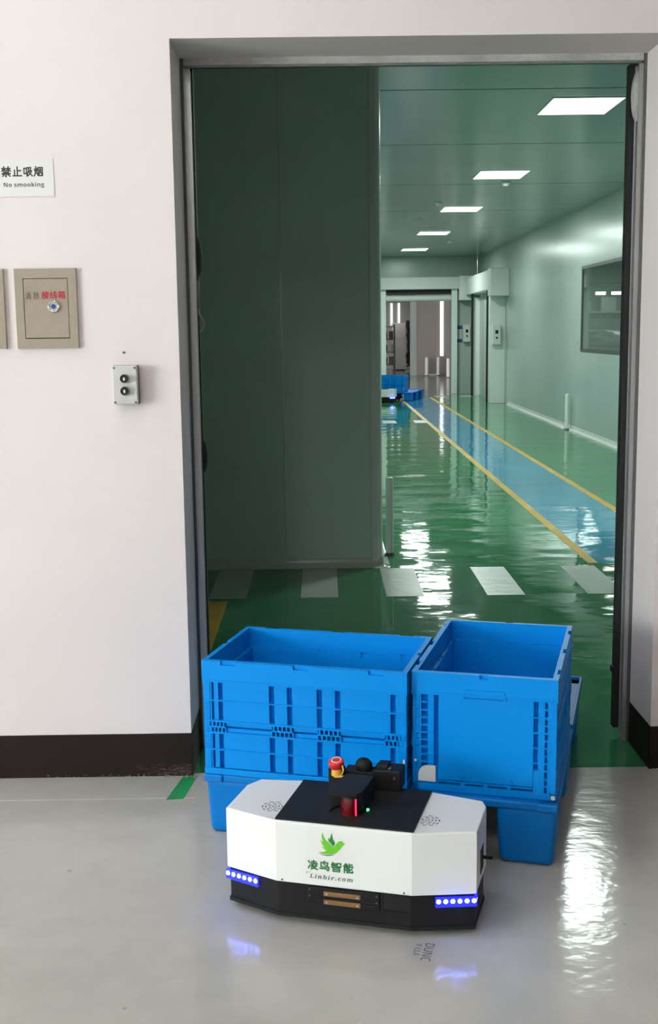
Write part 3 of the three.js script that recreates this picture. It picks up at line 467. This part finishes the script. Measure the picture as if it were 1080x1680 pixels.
// ---------------------------------------------------------------- delivery robot
function makeRobot(label, full) {
  const t = thing('transport_robot', label, 'robot', [0, 0, 0], 0, 'white and black transport robots');
  const out = [[-0.178, 0], [0.178, 0], [0.329, -0.048], [0.332, -0.21], [0.318, -0.245], [0.18, -0.274], [-0.18, -0.274], [-0.298, -0.258], [-0.322, -0.21], [-0.325, -0.048]];
  const inset = (o, d) => o.map(([x, z]) => [x - Math.sign(x) * d, z + (z > -0.12 ? -d : d)]);
  const y1 = 0.114, y2 = 0.277;
  // white shell with bevelled top edge, open in the middle for the black cover
  const sh = new THREE.Shape(inset(out, 0.003).map(([x, z]) => new THREE.Vector2(x, -z)));
  const g = new THREE.ExtrudeGeometry(sh, { depth: y2 - y1 - 0.006, bevelEnabled: true, bevelThickness: 0.003, bevelSize: 0.003, bevelSegments: 2 }); g.rotateX(-Math.PI / 2); g.translate(0, y1 + 0.003, 0);
  const shell = mesh('shell', g, M.shell, t);
  const cs = new THREE.Shape([[-0.1785, 0.0075], [0.1785, 0.0075], [0.1785, 0.2705], [-0.1785, 0.2705]].map((p) => new THREE.Vector2(...p)));
  const hole = new THREE.Path(); hole.absarc(-0.005, 0.085, 0.05, 0, Math.PI * 2, true); cs.holes.push(hole);
  const cg = new THREE.ExtrudeGeometry(cs, { depth: 0.0045, bevelEnabled: false, curveSegments: 32 }); cg.rotateX(-Math.PI / 2); cg.translate(0, y2 - 0.0005, 0);
  mesh('top_cover', cg, M.black, t, 'black top cover');
  const well = new THREE.CircleGeometry(0.05, 32); well.rotateX(-Math.PI / 2); well.translate(-0.005, y2 + 0.0004, -0.085); mesh('lidar_well', well, M.blackMatte, t);
  // black skirt
  mesh('skirt', prism(inset(out, 0.006), 0.02, y1 + 0.001), M.black, t, 'black lower skirt');
  mesh('skirt_edge', prism(inset(out, 0.003), 0.02, 0.03), M.blackMatte, t);
  mesh('chassis', [rbx(-0.25, 0.25, 0.03, 0.14, -1.1, -0.22, 0.01)], M.blackMatte, t);
  for (const [x, z] of [[-0.24, -0.14], [0.24, -0.14], [-0.2, -0.95], [0.2, -0.95]]) mesh('wheel', cyl(0.04, 0.04, 0.03, 24, x, 0.04, z, 'x'), M.rubber, t);
  // corner light strips, each a base and a row of diodes along the slanted corner faces
  for (const s of [-1, 1]) {
    const dx = 0.329 - 0.178, dz = -0.048, L = Math.hypot(dx, dz), a = Math.atan2(-dz, dx);
    const at = (u) => [s * (0.178 + dx * u), -0.0055 + dz * u];
    const strip = rbx(-0.052, 0.052, -0.0135, 0.0135, -0.003, 0.003, 0.002, 1); strip.rotateY(s * a); const [mx, mz] = at(0.68); strip.translate(mx, 0.094, mz + 0.001);
    const base = mesh('light_strip', strip, M.ledBase, t, 'glowing blue corner light strip');
    for (let k = 0; k < 6; k++) { const [x, z] = at(0.40 + k * 0.112); const d = new THREE.SphereGeometry(0.0058, 10, 8); d.scale(1, 1, 0.5); d.rotateY(s * a); d.translate(x + s * 0.001, 0.097, z + 0.0045); mesh('diode', d, M.led, base); }
    const wrap = mesh('side_light', rbx(s > 0 ? 0.3225 : -0.3225, s > 0 ? 0.327 : -0.319, 0.083, 0.107, -0.085, -0.05, 0.001, 1), M.ledBase, t);
    const d = new THREE.SphereGeometry(0.0055, 10, 8); d.scale(0.5, 1, 1); d.translate(s > 0 ? 0.327 : -0.323, 0.096, -0.062); mesh('diode', d, M.led, wrap);
    if (!full) mesh('added_rear_glow', rbx(s * 0.25 - 0.004, s * 0.25 + 0.004, 0.08, 0.105, -1.08, -0.98, 0.001, 1), M.ledBase, t);  // added glowing strip, imitates the blue glow on the floor there
  }
  if (!full) return t;
  // charging contacts
  const pl = mesh('contact_plate', [rbx(-0.094, 0.094, 0.064, 0.11, -0.0062, 0.0015, 0.002)], M.blackMatte, t, 'black ribbed contact plate');
  for (let k = 0; k < 5; k++) mesh('plate_rib', bx(-0.088, 0.088, 0.0695 + k * 0.0085, 0.0715 + k * 0.0085, 0.0012, 0.0026), M.black, pl);
  for (const y of [0.0965, 0.0745]) { const b = mesh('copper_bar', rbx(-0.05, 0.046, y - 0.006, y + 0.006, 0.001, 0.0055, 0.001, 1), M.copper, t, 'brown copper contact bar'); for (const x of [-0.042, 0.038]) mesh('screw', cyl(0.0028, 0.0028, 0.002, 10, x, y, 0.006, 'z'), M.screw, b); }
  for (const [x, y] of [[-0.087, 0.104], [-0.087, 0.087], [0.087, 0.104], [0.087, 0.087]]) mesh('screw', cyl(0.0026, 0.0026, 0.002, 10, x, y, 0.0032, 'z'), M.steelDark, pl);
  mesh('panel_gap', bx(0.096, 0.1005, 0.062, 0.111, -0.0055, -0.0045), M.rubber, t); mesh('skirt_ledge', bx(0.1005, 0.168, 0.062, 0.0665, -0.0062, -0.0035), M.black, t);
  for (const x of [-0.16, 0.156]) mesh('shell_screw', cyl(0.0026, 0.0026, 0.002, 10, x, 0.1205, 0.0005, 'z'), M.steelDark, shell);
  // emblem and lettering printed on the front
  const tex = canvasTex(1024, 1024, (c, w, h) => {
    c.clearRect(0, 0, w, h);
    const X = (x) => (x + 0.105) / 0.14 * w, Y = (y) => (0.268 - y) / 0.14 * h;
    c.fillStyle = '#67bd2d';          // bird: body, wing, tail
    const q = (px, py) => [X(-0.064) + (px - 315) / 437 * (X(0.007) - X(-0.064)), Y(0.260) + (py - 145) / 415 * (Y(0.197) - Y(0.260))];
    const path = (a) => { c.beginPath(); a.forEach((s, i) => { const p = []; for (let k = 0; k < s.length; k += 2) p.push(...q(s[k], s[k + 1])); if (!i) c.moveTo(...p); else if (p.length === 2) c.lineTo(...p); else c.quadraticCurveTo(...p); }); c.closePath(); c.fill(); };
    path([[388, 150], [405, 230, 450, 290], [520, 335, 556, 395], [600, 350, 625, 310], [660, 270, 700, 278], [722, 290, 730, 310], [752, 325], [725, 340, 700, 375], [650, 460, 605, 495], [540, 530, 440, 528], [370, 528, 315, 515], [400, 505, 452, 470], [400, 440, 372, 395], [395, 405, 425, 418], [370, 360, 360, 285], [380, 312, 405, 333], [365, 250, 388, 150]]);
    c.fillStyle = '#2b7a3c'; path([[546, 145], [548, 220, 560, 260], [590, 300, 594, 335], [570, 365, 556, 384], [535, 345, 490, 305], [480, 285, 483, 255], [495, 240, 497, 235], [500, 260, 505, 280], [510, 220, 546, 145]]);
    path([[325, 530], [430, 560, 590, 515], [540, 555, 450, 560], [380, 558, 325, 530]]);
    const x0 = X(-0.0925), cw = (X(0.0305) - X(-0.0925)) / 4;
    ['凌', '鸟', '智', '能'].forEach((ch, i) => glyph(c, ch, x0 + i * cw + cw * 0.04, Y(0.182), cw * 0.84, Y(0.157) - Y(0.182), 27, '#23703a'));
    c.fillStyle = '#1f5c36'; c.font = 'bold 120px serif'; c.save(); c.translate(X(-0.0875), Y(0.134)); c.transform(1, 0, -0.24, 1, 0, 0); const m = 10 * 14; let cx = 0; const s = (X(0.0255) - X(-0.0875)) / (c.measureText('Linbir.com').width + 9 * 16); c.scale(s, 0.9); for (const ch of 'Linbir.com') { c.fillText(ch, cx, 0); cx += c.measureText(ch).width + 16; } c.restore();
    c.strokeStyle = '#2c6b42'; c.lineWidth = 5; c.beginPath(); c.arc(X(-0.0945), Y(0.1475), 16, 0.3, 5.2); c.stroke(); c.beginPath(); c.moveTo(X(-0.093), Y(0.1492)); c.lineTo(X(-0.084), Y(0.1492)); c.stroke();
  });
  const em = new THREE.PlaneGeometry(0.14, 0.14); em.translate(-0.035, 0.198, 0.0006); mesh('emblem_print', em, new THREE.MeshStandardMaterial({ map: tex, transparent: true, roughness: 0.4 }), shell, 'green bird emblem with Chinese lettering and Linbir.com');
  // round vent grilles on the shell: rings of short slots
  for (const [cx, cz] of [[-0.205, -0.083], [0.199, -0.088]]) {
    const v = []; for (const [r, n] of [[0.03, 10], [0.0215, 8], [0.013, 5], [0.005, 3]]) for (let k = 0; k < n; k++) { const s = new THREE.RingGeometry(r - 0.0017, r + 0.0017, 5, 1, k / n * Math.PI * 2, Math.PI * 2 / n * 0.62); s.rotateX(-Math.PI / 2); s.translate(cx, y2 + 0.0004, cz); v.push(s); }
    mesh('vent_grille', v.filter((s) => { s.computeBoundingBox(); return cx < 0 ? s.boundingBox.max.x < -0.1795 : s.boundingBox.min.x > 0.1795; }), M.steelDark, t, 'round grille of short dark slots').userData.kind = 'stuff';
  }
  // lidar under its hood
  const li = mesh('lidar', [cyl(0.024, 0.024, 0.048, 32, -0.002, y2 + 0.024, -0.088)], M.lidar, t, 'dark red lidar drum');
  mesh('painted_highlight', cyl(0.0022, 0.0022, 0.044, 10, 0.0175, y2 + 0.024, -0.0715), M.highlight, li, 'bright red highlight imitated by a glowing rod');  // glowing rod imitates the light streak reflected on the glossy drum
  mesh('lidar_cap', cyl(0.025, 0.025, 0.008, 32, -0.002, y2 + 0.051, -0.088), M.blackMatte, t);
  const hood = prism([[-0.058, -0.062], [0.021, -0.066], [0.031, -0.082], [0.036, -0.2], [-0.04, -0.2]], 0.331, 0.338);
  mesh('hood', hood, M.black, t, 'black hood plate over the lidar');
  mesh('hood_flange', [prism([[0.017, -0.07], [0.031, -0.084], [0.038, -0.2], [0.024, -0.2]], 0.29, 0.331)], M.blackMatte, t);
  mesh('hood_support', [bx(-0.035, 0.036, y2, 0.331, -0.2, -0.135)], M.blackMatte, t);
  mesh('green_indicator', cyl(0.004, 0.004, 0.006, 12, 0.041, y2 + 0.006, -0.105), M.greenLed, t, 'tiny green indicator light');
  // emergency stop on its post
  mesh('stop_post', [rbx(-0.097, -0.057, y2, 0.336, -0.262, -0.228, 0.003)], M.blackMatte, t);
  const es = mesh('stop_button', [(() => { const g2 = new THREE.LatheGeometry([[0, 0], [0.016, 0], [0.0195, 0.003], [0.0215, 0.011], [0.0205, 0.021], [0.018, 0.023], [0, 0.0235]].map((p) => new THREE.Vector2(...p)), 28); return g2; })()], M.red, t, 'red emergency stop button');
  es.position.set(-0.075, 0.338, -0.236); es.rotation.x = 0.22;
  const rg = new THREE.TorusGeometry(0.0125, 0.0018, 8, 24); rg.rotateX(Math.PI / 2); rg.translate(0, 0.0228, 0); mesh('button_ring', rg, M.white, es);
  const yb = mesh('stop_collar', cyl(0.0155, 0.0145, 0.02, 24, -0.073, 0.329, -0.231), M.amber, t, 'yellow collar'); yb.rotation.x = 0;
  mesh('yellow_cord', new THREE.TubeGeometry(new THREE.CatmullRomCurve3([[-0.056, 0.35, -0.222], [-0.052, 0.336, -0.216], [-0.058, 0.327, -0.205], [-0.074, 0.325, -0.2], [-0.052, 0.328, -0.198], [-0.03, 0.336, -0.2]].map((p) => new THREE.Vector3(...p))), 30, 0.0022, 6), M.amber, t, 'thin yellow cord');
  // black control box and round aerial at the back
  mesh('control_box', [rbx(0.022, 0.098, y2 + 0.003, 0.336, -0.31, -0.245, 0.004), rbx(0.03, 0.06, 0.334, 0.346, -0.3, -0.26, 0.003)], M.blackMatte, t);
  mesh('control_knob', [rbx(0.062, 0.07, 0.334, 0.341, -0.268, -0.255, 0.002, 1), rbx(0.078, 0.084, 0.313, 0.321, -0.246, -0.242, 0.001, 1)], M.steelDark, t);
  const ae = new THREE.SphereGeometry(0.024, 20, 14); ae.scale(1, 0.9, 0.8); ae.translate(-0.008, 0.337, -0.27); mesh('aerial_dome', ae, M.blackMatte, t);
  mesh('back_bracket', [rbx(-0.06, 0.03, y2 + 0.003, 0.325, -0.3, -0.25, 0.003)], M.blackMatte, t);
  // side latch in its notch
  mesh('side_notch', bx(0.3275, 0.3312, 0.135, 0.2, -0.17, -0.11), M.blackMatte, t); mesh('side_latch', [rbx(0.33, 0.356, 0.16, 0.167, -0.16, -0.15, 0.002, 1)], M.black, t);
  return t;
}
const RX = 0.497, RZ = 1.068, RT = -0.268;
const robotA = makeRobot('white and black transport robot with green bird emblem in front of the doorway', true);
robotA.position.set(RX, 0, RZ); robotA.rotation.y = RT;
{ // blue light cast by the two corner strips
  for (const [x, z] of [[-0.285, -0.018], [0.287, -0.018]]) { const p = new THREE.PointLight(lin(0.05, 0.08, 1), 0.004); p.position.set(RX + Math.cos(RT) * x + Math.sin(RT) * (z), 0.094, RZ - Math.sin(RT) * x + Math.cos(RT) * z + 0.012); p.castShadow = true; scene.add(p); }
}

// ---------------------------------------------------------------- far load at the end of the path
{
  const FT = -0.3, fx = 1.66, fz = -20.75, c = Math.cos(FT), s = Math.sin(FT), at = (lx, ly, lz) => [fx + c * lx + s * lz, ly, fz - s * lx + c * lz];
  const rb = makeRobot('small white robot far down the corridor beside the blue path', false); rb.position.set(fx, 0, fz); rb.rotation.y = FT;
  dup(palletA, 'blue plastic pallet far down the corridor at the end of the path', at(-PW / 2 + 0.08, 0, -0.42), FT);
  dup(crateA, 'blue folding crate far down the corridor on the distant pallet', at(-PW / 2 + 0.012 + CW / 2 + 0.33, DECK, -0.43 - CD / 2), FT);
  const p = new THREE.PointLight(lin(0.05, 0.08, 1), 0.02); p.position.set(...at(0.287, 0.094, 0.01)); p.castShadow = true; scene.add(p);
}

// ---------------------------------------------------------------- corridor fittings
function guardPost(label, x, z, h = 0.53, r = 0.026) {
  const t = thing('guard_post', label, 'guard post', [x, 0, z], 0, 'pale guard posts');
  const g = new THREE.LatheGeometry([[0, h], [r * 0.7, h], [r, h - 0.008], [r, 0.02], [r + 0.001, 0.02]].map((p) => new THREE.Vector2(...p)), 20); mesh('tube', g, M.pvc, t);
  mesh('foot_ring', cyl(r + 0.012, r + 0.003, 0.02, 20, 0, 0.01, 0), M.steelDark, t); return t;
}
guardPost('pale guard post beside the corner of the panel wall', 0.905, -3.92);
guardPost('pale guard post against the right wall below the window', 4.11, -13.6, 0.53, 0.03);

function controlBox(label, x, y, z, turn) {
  const t = thing('control_box', label, 'control box', [x, y, z], turn);
  mesh('case', rbx(-0.08, 0.08, -0.2, 0.2, 0, 0.13, 0.008), M.pvc, t); mesh('lid', rbx(-0.078, 0.078, -0.195, 0.195, 0.13, 0.14, 0.004), M.white, t);
  mesh('display', bx(-0.03, 0.03, 0.02, 0.09, 0.14, 0.143), M.blackGloss, t); mesh('knob', cyl(0.02, 0.018, 0.02, 16, 0, -0.06, 0.148, 'z'), M.rubber, t); return t;
}
{ // fast roller door in the right wall
  const t = thing('roller_door', 'white roller door with black seals in the right corridor wall', 'roller door', [XR, 0, -21.6]);
  mesh('curtain', bx(-0.14, -0.12, 0.0, 2.3, -1.25, 1.25), M.curtain, t); for (const z of [-0.6, 0, 0.6]) mesh('curtain_rib', bx(-0.145, -0.139, 0.02, 2.28, z - 0.01, z + 0.01), M.alu, t);
  for (const z of [1.25, -1.25]) { mesh('column', rbx(-0.3, 0, 0.0, 2.2, z > 0 ? z : z - 0.3, z > 0 ? z + 0.3 : z, 0.006), M.pvc, t); mesh('black_seal', bx(-0.335, -0.285, 0.0, 2.3, z > 0 ? z - 0.05 : z, z > 0 ? z : z + 0.05), M.rubber, t); }
  mesh('header_box', [rbx(-0.37, 0, 2.27, 2.66, -2.04, 1.75, 0.02, 3)], M.pvc, t); mesh('end_cover', rbx(-0.375, 0, 2.14, 2.68, 1.65, 2.05, 0.015, 3), M.white, t);
  mesh('door_number', bx(-0.1465, -0.1455, 1.32, 1.45, 0.16, 0.3), M.blackMatte, t);
  controlBox('pale control box on the column of the right roller door', XR - 0.19, 1.38, -20.04, 0);
}
{ // roller door in the end wall
  const t = thing('roller_door', 'open roller door with pale frame in the far end wall', 'roller door', [2.75, 0, ZF + 0.012]);
  for (const s of [-1, 1]) mesh('column', rbx(s > 0 ? 0.765 : -0.9, s > 0 ? 0.9 : -0.765, 0, 2.42, 0, 0.16, 0.006), M.pvc, t);
  mesh('header_box', rbx(-1.0, 0.93, 2.42, 2.70, 0, 0.3, 0.015, 3), M.white, t); mesh('end_cover', rbx(0.93, 1.21, 2.16, 2.72, 0, 0.32, 0.015, 3), M.pvc, t);
  mesh('roller', cyl(0.07, 0.07, 1.52, 24, 0, 2.22, 0.08, 'x'), M.white, t); mesh('black_gap', bx(-0.765, 0.765, 2.31, 2.42, 0.005, 0.1), M.rubber, t);
  const k = controlBox('control box with blue sticker on the far end wall', 3.88, 1.4, ZF, 0);
  mesh('blue_sticker', bx(-0.27, -0.1, -0.2, 0.18, 0.0, 0.02), std(lin(0.45, 0.5, 0.5), 0.5), k); mesh('blue_corner', prism([[-0.24, 0.021], [-0.1, 0.021], [-0.1, 0.024], [-0.24, 0.024]], 0.1, 0.18), std(lin(0.01, 0.05, 0.2), 0.5), k); mesh('blue_corner', bx(-0.22, -0.1, -0.2, -0.13, 0.02, 0.024), std(lin(0.01, 0.05, 0.2), 0.5), k);
}
{ const t = single('ceiling_pole', 'thin bright metal conduit hanging in the far corridor corner', 'conduit', cyl(0.015, 0.015, 0.55, 12, 4.08, CEIL - 0.275, -23.6), M.chrome); }

// ---------------------------------------------------------------- room behind the observation window
{
  const a = XR + 0.1, b = 8.2, z0 = -24, z1 = -8.6, H = 2.9;
  struct('floor_room', bx(a, b, -0.1, 0, z0, z1), M.farFloor, 'floor of the room behind the window', 'floor');
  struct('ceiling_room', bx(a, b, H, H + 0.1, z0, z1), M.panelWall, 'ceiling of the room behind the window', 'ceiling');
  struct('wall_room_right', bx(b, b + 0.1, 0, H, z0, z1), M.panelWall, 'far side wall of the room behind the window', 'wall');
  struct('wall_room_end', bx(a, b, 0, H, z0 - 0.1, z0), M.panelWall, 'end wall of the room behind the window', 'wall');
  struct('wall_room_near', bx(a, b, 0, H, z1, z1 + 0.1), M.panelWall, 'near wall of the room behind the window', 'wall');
  for (const z of [-11.5, -16.5, -21.5]) { const l = thing('room_lamp', 'flat ceiling lamp in the room behind the window', 'lamp', [6.2, H, z], 0, 'lamps of the room behind the window'); mesh('frame', rbx(-0.32, 0.32, -0.02, 0, -0.32, 0.32, 0.004), M.lampFrame, l); mesh('diffuser', bx(-0.28, 0.28, -0.026, -0.02, -0.28, 0.28), M.lampGlow, l); areaLamp(0.56, 0.56, CORRIDOR_COLOR, ROOM_LAMP, 6.2, H - 0.03, z); }
  const hood = thing('clean_bench', 'pale clean bench with two lit strips behind the window', 'work bench', [6.1, 0, -19.3]);
  mesh('canopy', rbx(-1.3, 1.3, 2.3, 2.34, -0.5, 0.5, 0.01), M.steelDark, hood); mesh('bench_top', rbx(-1.3, 1.3, 0.84, 0.9, -0.5, 0.5, 0.01), M.white, hood); mesh('back_board', bx(-1.3, 1.3, 0.9, 2.22, -0.5, -0.46), M.panelWall, hood);
  for (const x of [-1.25, 1.25]) { mesh('side_post', bx(x - 0.03, x + 0.03, 0, 2.22, -0.45, -0.4), M.alu, hood); mesh('side_post', bx(x - 0.03, x + 0.03, 0, 0.84, 0.4, 0.45), M.alu, hood); }
  for (const x of [-0.22, 0.09]) mesh('lit_strip', bx(x - 0.09, x + 0.09, 2.12, 2.18, 0.1, 0.2), M.lampGlow, hood);
  for (const y of [1.78, 1.42]) mesh('shelf', rbx(-1.2, 1.2, y, y + 0.03, -0.46, -0.15, 0.004), M.white, hood);
  for (const [x, w, y, h] of [[-0.45, 0.12, 1.81, 0.2], [0.02, 0.15, 1.81, 0.28]]) single('white_carton', x < 0 ? 'narrow white carton standing on the upper bench shelf' : 'wide white carton standing on the upper bench shelf', 'carton', rbx(6.1 + x - w, 6.1 + x + w, y, y + h, -19.74, -19.47, 0.01), M.white);
  const tb = thing('work_table', 'pale work table close behind the window', 'table', [5.1, 0, -15]);
  mesh('table_top', rbx(-0.75, 0.75, 1.22, 1.27, -0.5, 0.5, 0.01), M.cabinet, tb); mesh('front_board', bx(-0.72, 0.72, 0.2, 1.22, 0.42, 0.45), M.cabinet, tb); for (const [x, z] of [[-0.7, -0.45], [0.7, -0.45], [-0.7, 0.38], [0.7, 0.38]]) mesh('leg', bx(x - 0.025, x + 0.025, 0, 1.22, z - 0.025, z + 0.025), M.alu, tb);
  const r = rng(8), g = new THREE.SphereGeometry(1, 40, 20); const p = g.attributes.position; for (let i = 0; i < p.count; i++) { const x = p.getX(i), y = p.getY(i), z = p.getZ(i), k = 1 + 0.16 * Math.sin(x * 7 + z * 5) * Math.cos(z * 6 - y * 4); p.setXYZ(i, x * 0.36 * k, Math.max(0, y) * 0.17 * k, z * 0.3 * k); } g.computeVertexNormals(); g.translate(5.1, 1.27, -15);
  single('cloth_heap', 'white cloth heap lying on the table behind the window', 'cloth', g, M.white);
}

// ---------------------------------------------------------------- rooms beyond the far doorway
{
  const z0 = -35.5, H = 3.2, zb = -43;
  struct('floor_far', bx(-2, 8, -0.1, 0, zb, ZF - 0.1), M.farFloor, 'shiny grey floor beyond the far doorway', 'floor');
  struct('ceiling_far', bx(-2, 8, H, H + 0.1, zb, ZF - 0.15), M.tan, 'ceiling beyond the far doorway', 'ceiling');
  struct('wall_far_left', bx(-2.1, -2, 0, H, zb, ZF - 0.15), M.tan, 'left wall beyond the far doorway', 'wall');
  struct('wall_far_right', bx(8, 8.1, 0, H, zb, ZF - 0.15), M.tan, 'right wall beyond the far doorway', 'wall');
  struct('wall_far_end', bx(-2, 8, 0, H, zb - 0.1, zb), M.cabinet, 'grey end wall seen through two doorways', 'wall');
  struct('wall_far_middle', [bx(-2, 0.9, 0, H, z0 - 0.12, z0), bx(3.62, 8, 0, H, z0 - 0.12, z0), bx(0.9, 3.62, 2.42, H, z0 - 0.12, z0)], M.tan, 'brown grey wall with a second doorway', 'wall');
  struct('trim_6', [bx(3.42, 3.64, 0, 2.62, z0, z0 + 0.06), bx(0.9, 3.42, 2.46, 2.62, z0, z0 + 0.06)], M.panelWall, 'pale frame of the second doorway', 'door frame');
  for (const [x, z] of [[3, -29.5], [2.6, -39.5]]) { const l = thing('far_lamp', z > -32 ? 'ceiling lamp just beyond the far doorway' : 'ceiling lamp beyond the second doorway', 'lamp', [x, H, z]); mesh('frame', rbx(-0.42, 0.42, -0.02, 0, -0.42, 0.42, 0.004), M.lampFrame, l); mesh('diffuser', bx(-0.4, 0.4, -0.026, -0.02, -0.4, 0.4), M.lampGlow, l); areaLamp(0.8, 0.8, FAR_COLOR, FAR_LAMP, x, H - 0.03, z); }
  // upright light tubes
  const tube = (label, x, y0, y1, z, w) => { const t = thing('light_tube', label, 'light tube', [x, y0, z]); mesh('tube', rbx(-w / 2, w / 2, 0, y1 - y0, 0, 0.05, 0.01), M.slitGlow, t); for (const y of [0, y1 - y0]) mesh('end_cap', bx(-w / 2, w / 2, y - 0.02, y + 0.02, 0, 0.055), M.lampFrame, t); };
  tube('upright white light tube on the brown wall behind the short posts', 4.48, 0.62, 2.56, z0, 0.11);
  [2.77, 3.16, 3.45].forEach((x, i) => tube(['upright light tube above the dark rack', 'upright light tube above the first grey cabinet', 'upright light tube between the two grey cabinets'][i], x + 0.1, 1.66, 2.56, zb, 0.08));
  guardPost('short post at the brown wall nearest the second doorway frame', 3.92, -34.9, 0.6, 0.06); guardPost('short post at the brown wall below the light tube', 4.3, -34.9, 0.6, 0.05); guardPost('short post standing out from the brown wall near the column', 4.45, -33.2, 0.6, 0.06);
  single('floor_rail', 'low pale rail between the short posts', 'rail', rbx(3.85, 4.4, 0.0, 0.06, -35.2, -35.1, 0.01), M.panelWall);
  const cab = (label, x0, x1) => { const t = thing('storage_cabinet', label, 'cabinet', [(x0 + x1) / 2, 0, -40]); const w = (x1 - x0) / 2; mesh('body', bx(-w, w, 0.05, 1.75, -0.5, 0), M.cabinet, t); mesh('plinth', bx(-w + 0.02, w - 0.02, 0, 0.05, -0.48, -0.02), M.blackMatte, t); for (const y of [0.06, 0.62, 1.18]) mesh('door', bx(-w + 0.01, w - 0.01, y, y + 0.55, 0, 0.02), M.cabinet, t); };
  cab('grey storage cabinet beside the dark rack beyond the second doorway', 3.12, 3.6); cab('grey storage cabinet beside the doorway frame beyond the second doorway', 3.86, 4.3);
  { const t = thing('cable_curtain', 'black tangle of cables hanging between two grey cabinets', 'cables', [3.73, 0, -40.1]); const r = rng(61); for (let k = 0; k < 9; k++) { const pts = []; for (let j = 0; j <= 10; j++) pts.push(new THREE.Vector3((r() - 0.5) * 0.17, 0.15 + j * 0.165, (r() - 0.5) * 0.15)); mesh('cable', new THREE.TubeGeometry(new THREE.CatmullRomCurve3(pts), 30, 0.03, 6), M.rubber, t); } mesh('hanger', bx(-0.1, 0.1, 1.78, 1.84, -0.05, 0.05), M.rubber, t); }
  { const t = thing('tool_rack', 'dark open rack full of parts beyond the second doorway', 'rack', [2.87, 0, -38.5]); for (const [x, z] of [[-0.22, -0.2], [0.22, -0.2], [-0.22, 0.2], [0.22, 0.2]]) mesh('upright', bx(x - 0.02, x + 0.02, 0, 1.7, z - 0.02, z + 0.02), M.steelDark, t); for (const y of [0.25, 0.7, 1.15, 1.6]) mesh('shelf', bx(-0.24, 0.24, y, y + 0.03, -0.22, 0.22), M.steelDark, t);
    const r = rng(12); const nm = ['dark carton on the lowest rack shelf', 'dark carton on the second rack shelf', 'red carton on the third rack shelf', 'dark can on the lowest rack shelf', 'pale can on the second rack shelf', 'dark can on the third rack shelf'];
    [0.28, 0.73, 1.18].forEach((y, i) => { single('rack_carton', nm[i], 'carton', rbx(2.67, 2.83, y, y + 0.24, -38.6, -38.35, 0.01), i === 2 ? M.red : M.rubber); single('rack_can', nm[i + 3], 'can', cyl(0.07, 0.07, 0.28, 16, 2.97, y + 0.14, -38.45), i === 1 ? M.white : M.steelDark); }); }
}

renderer.render(scene, camera);
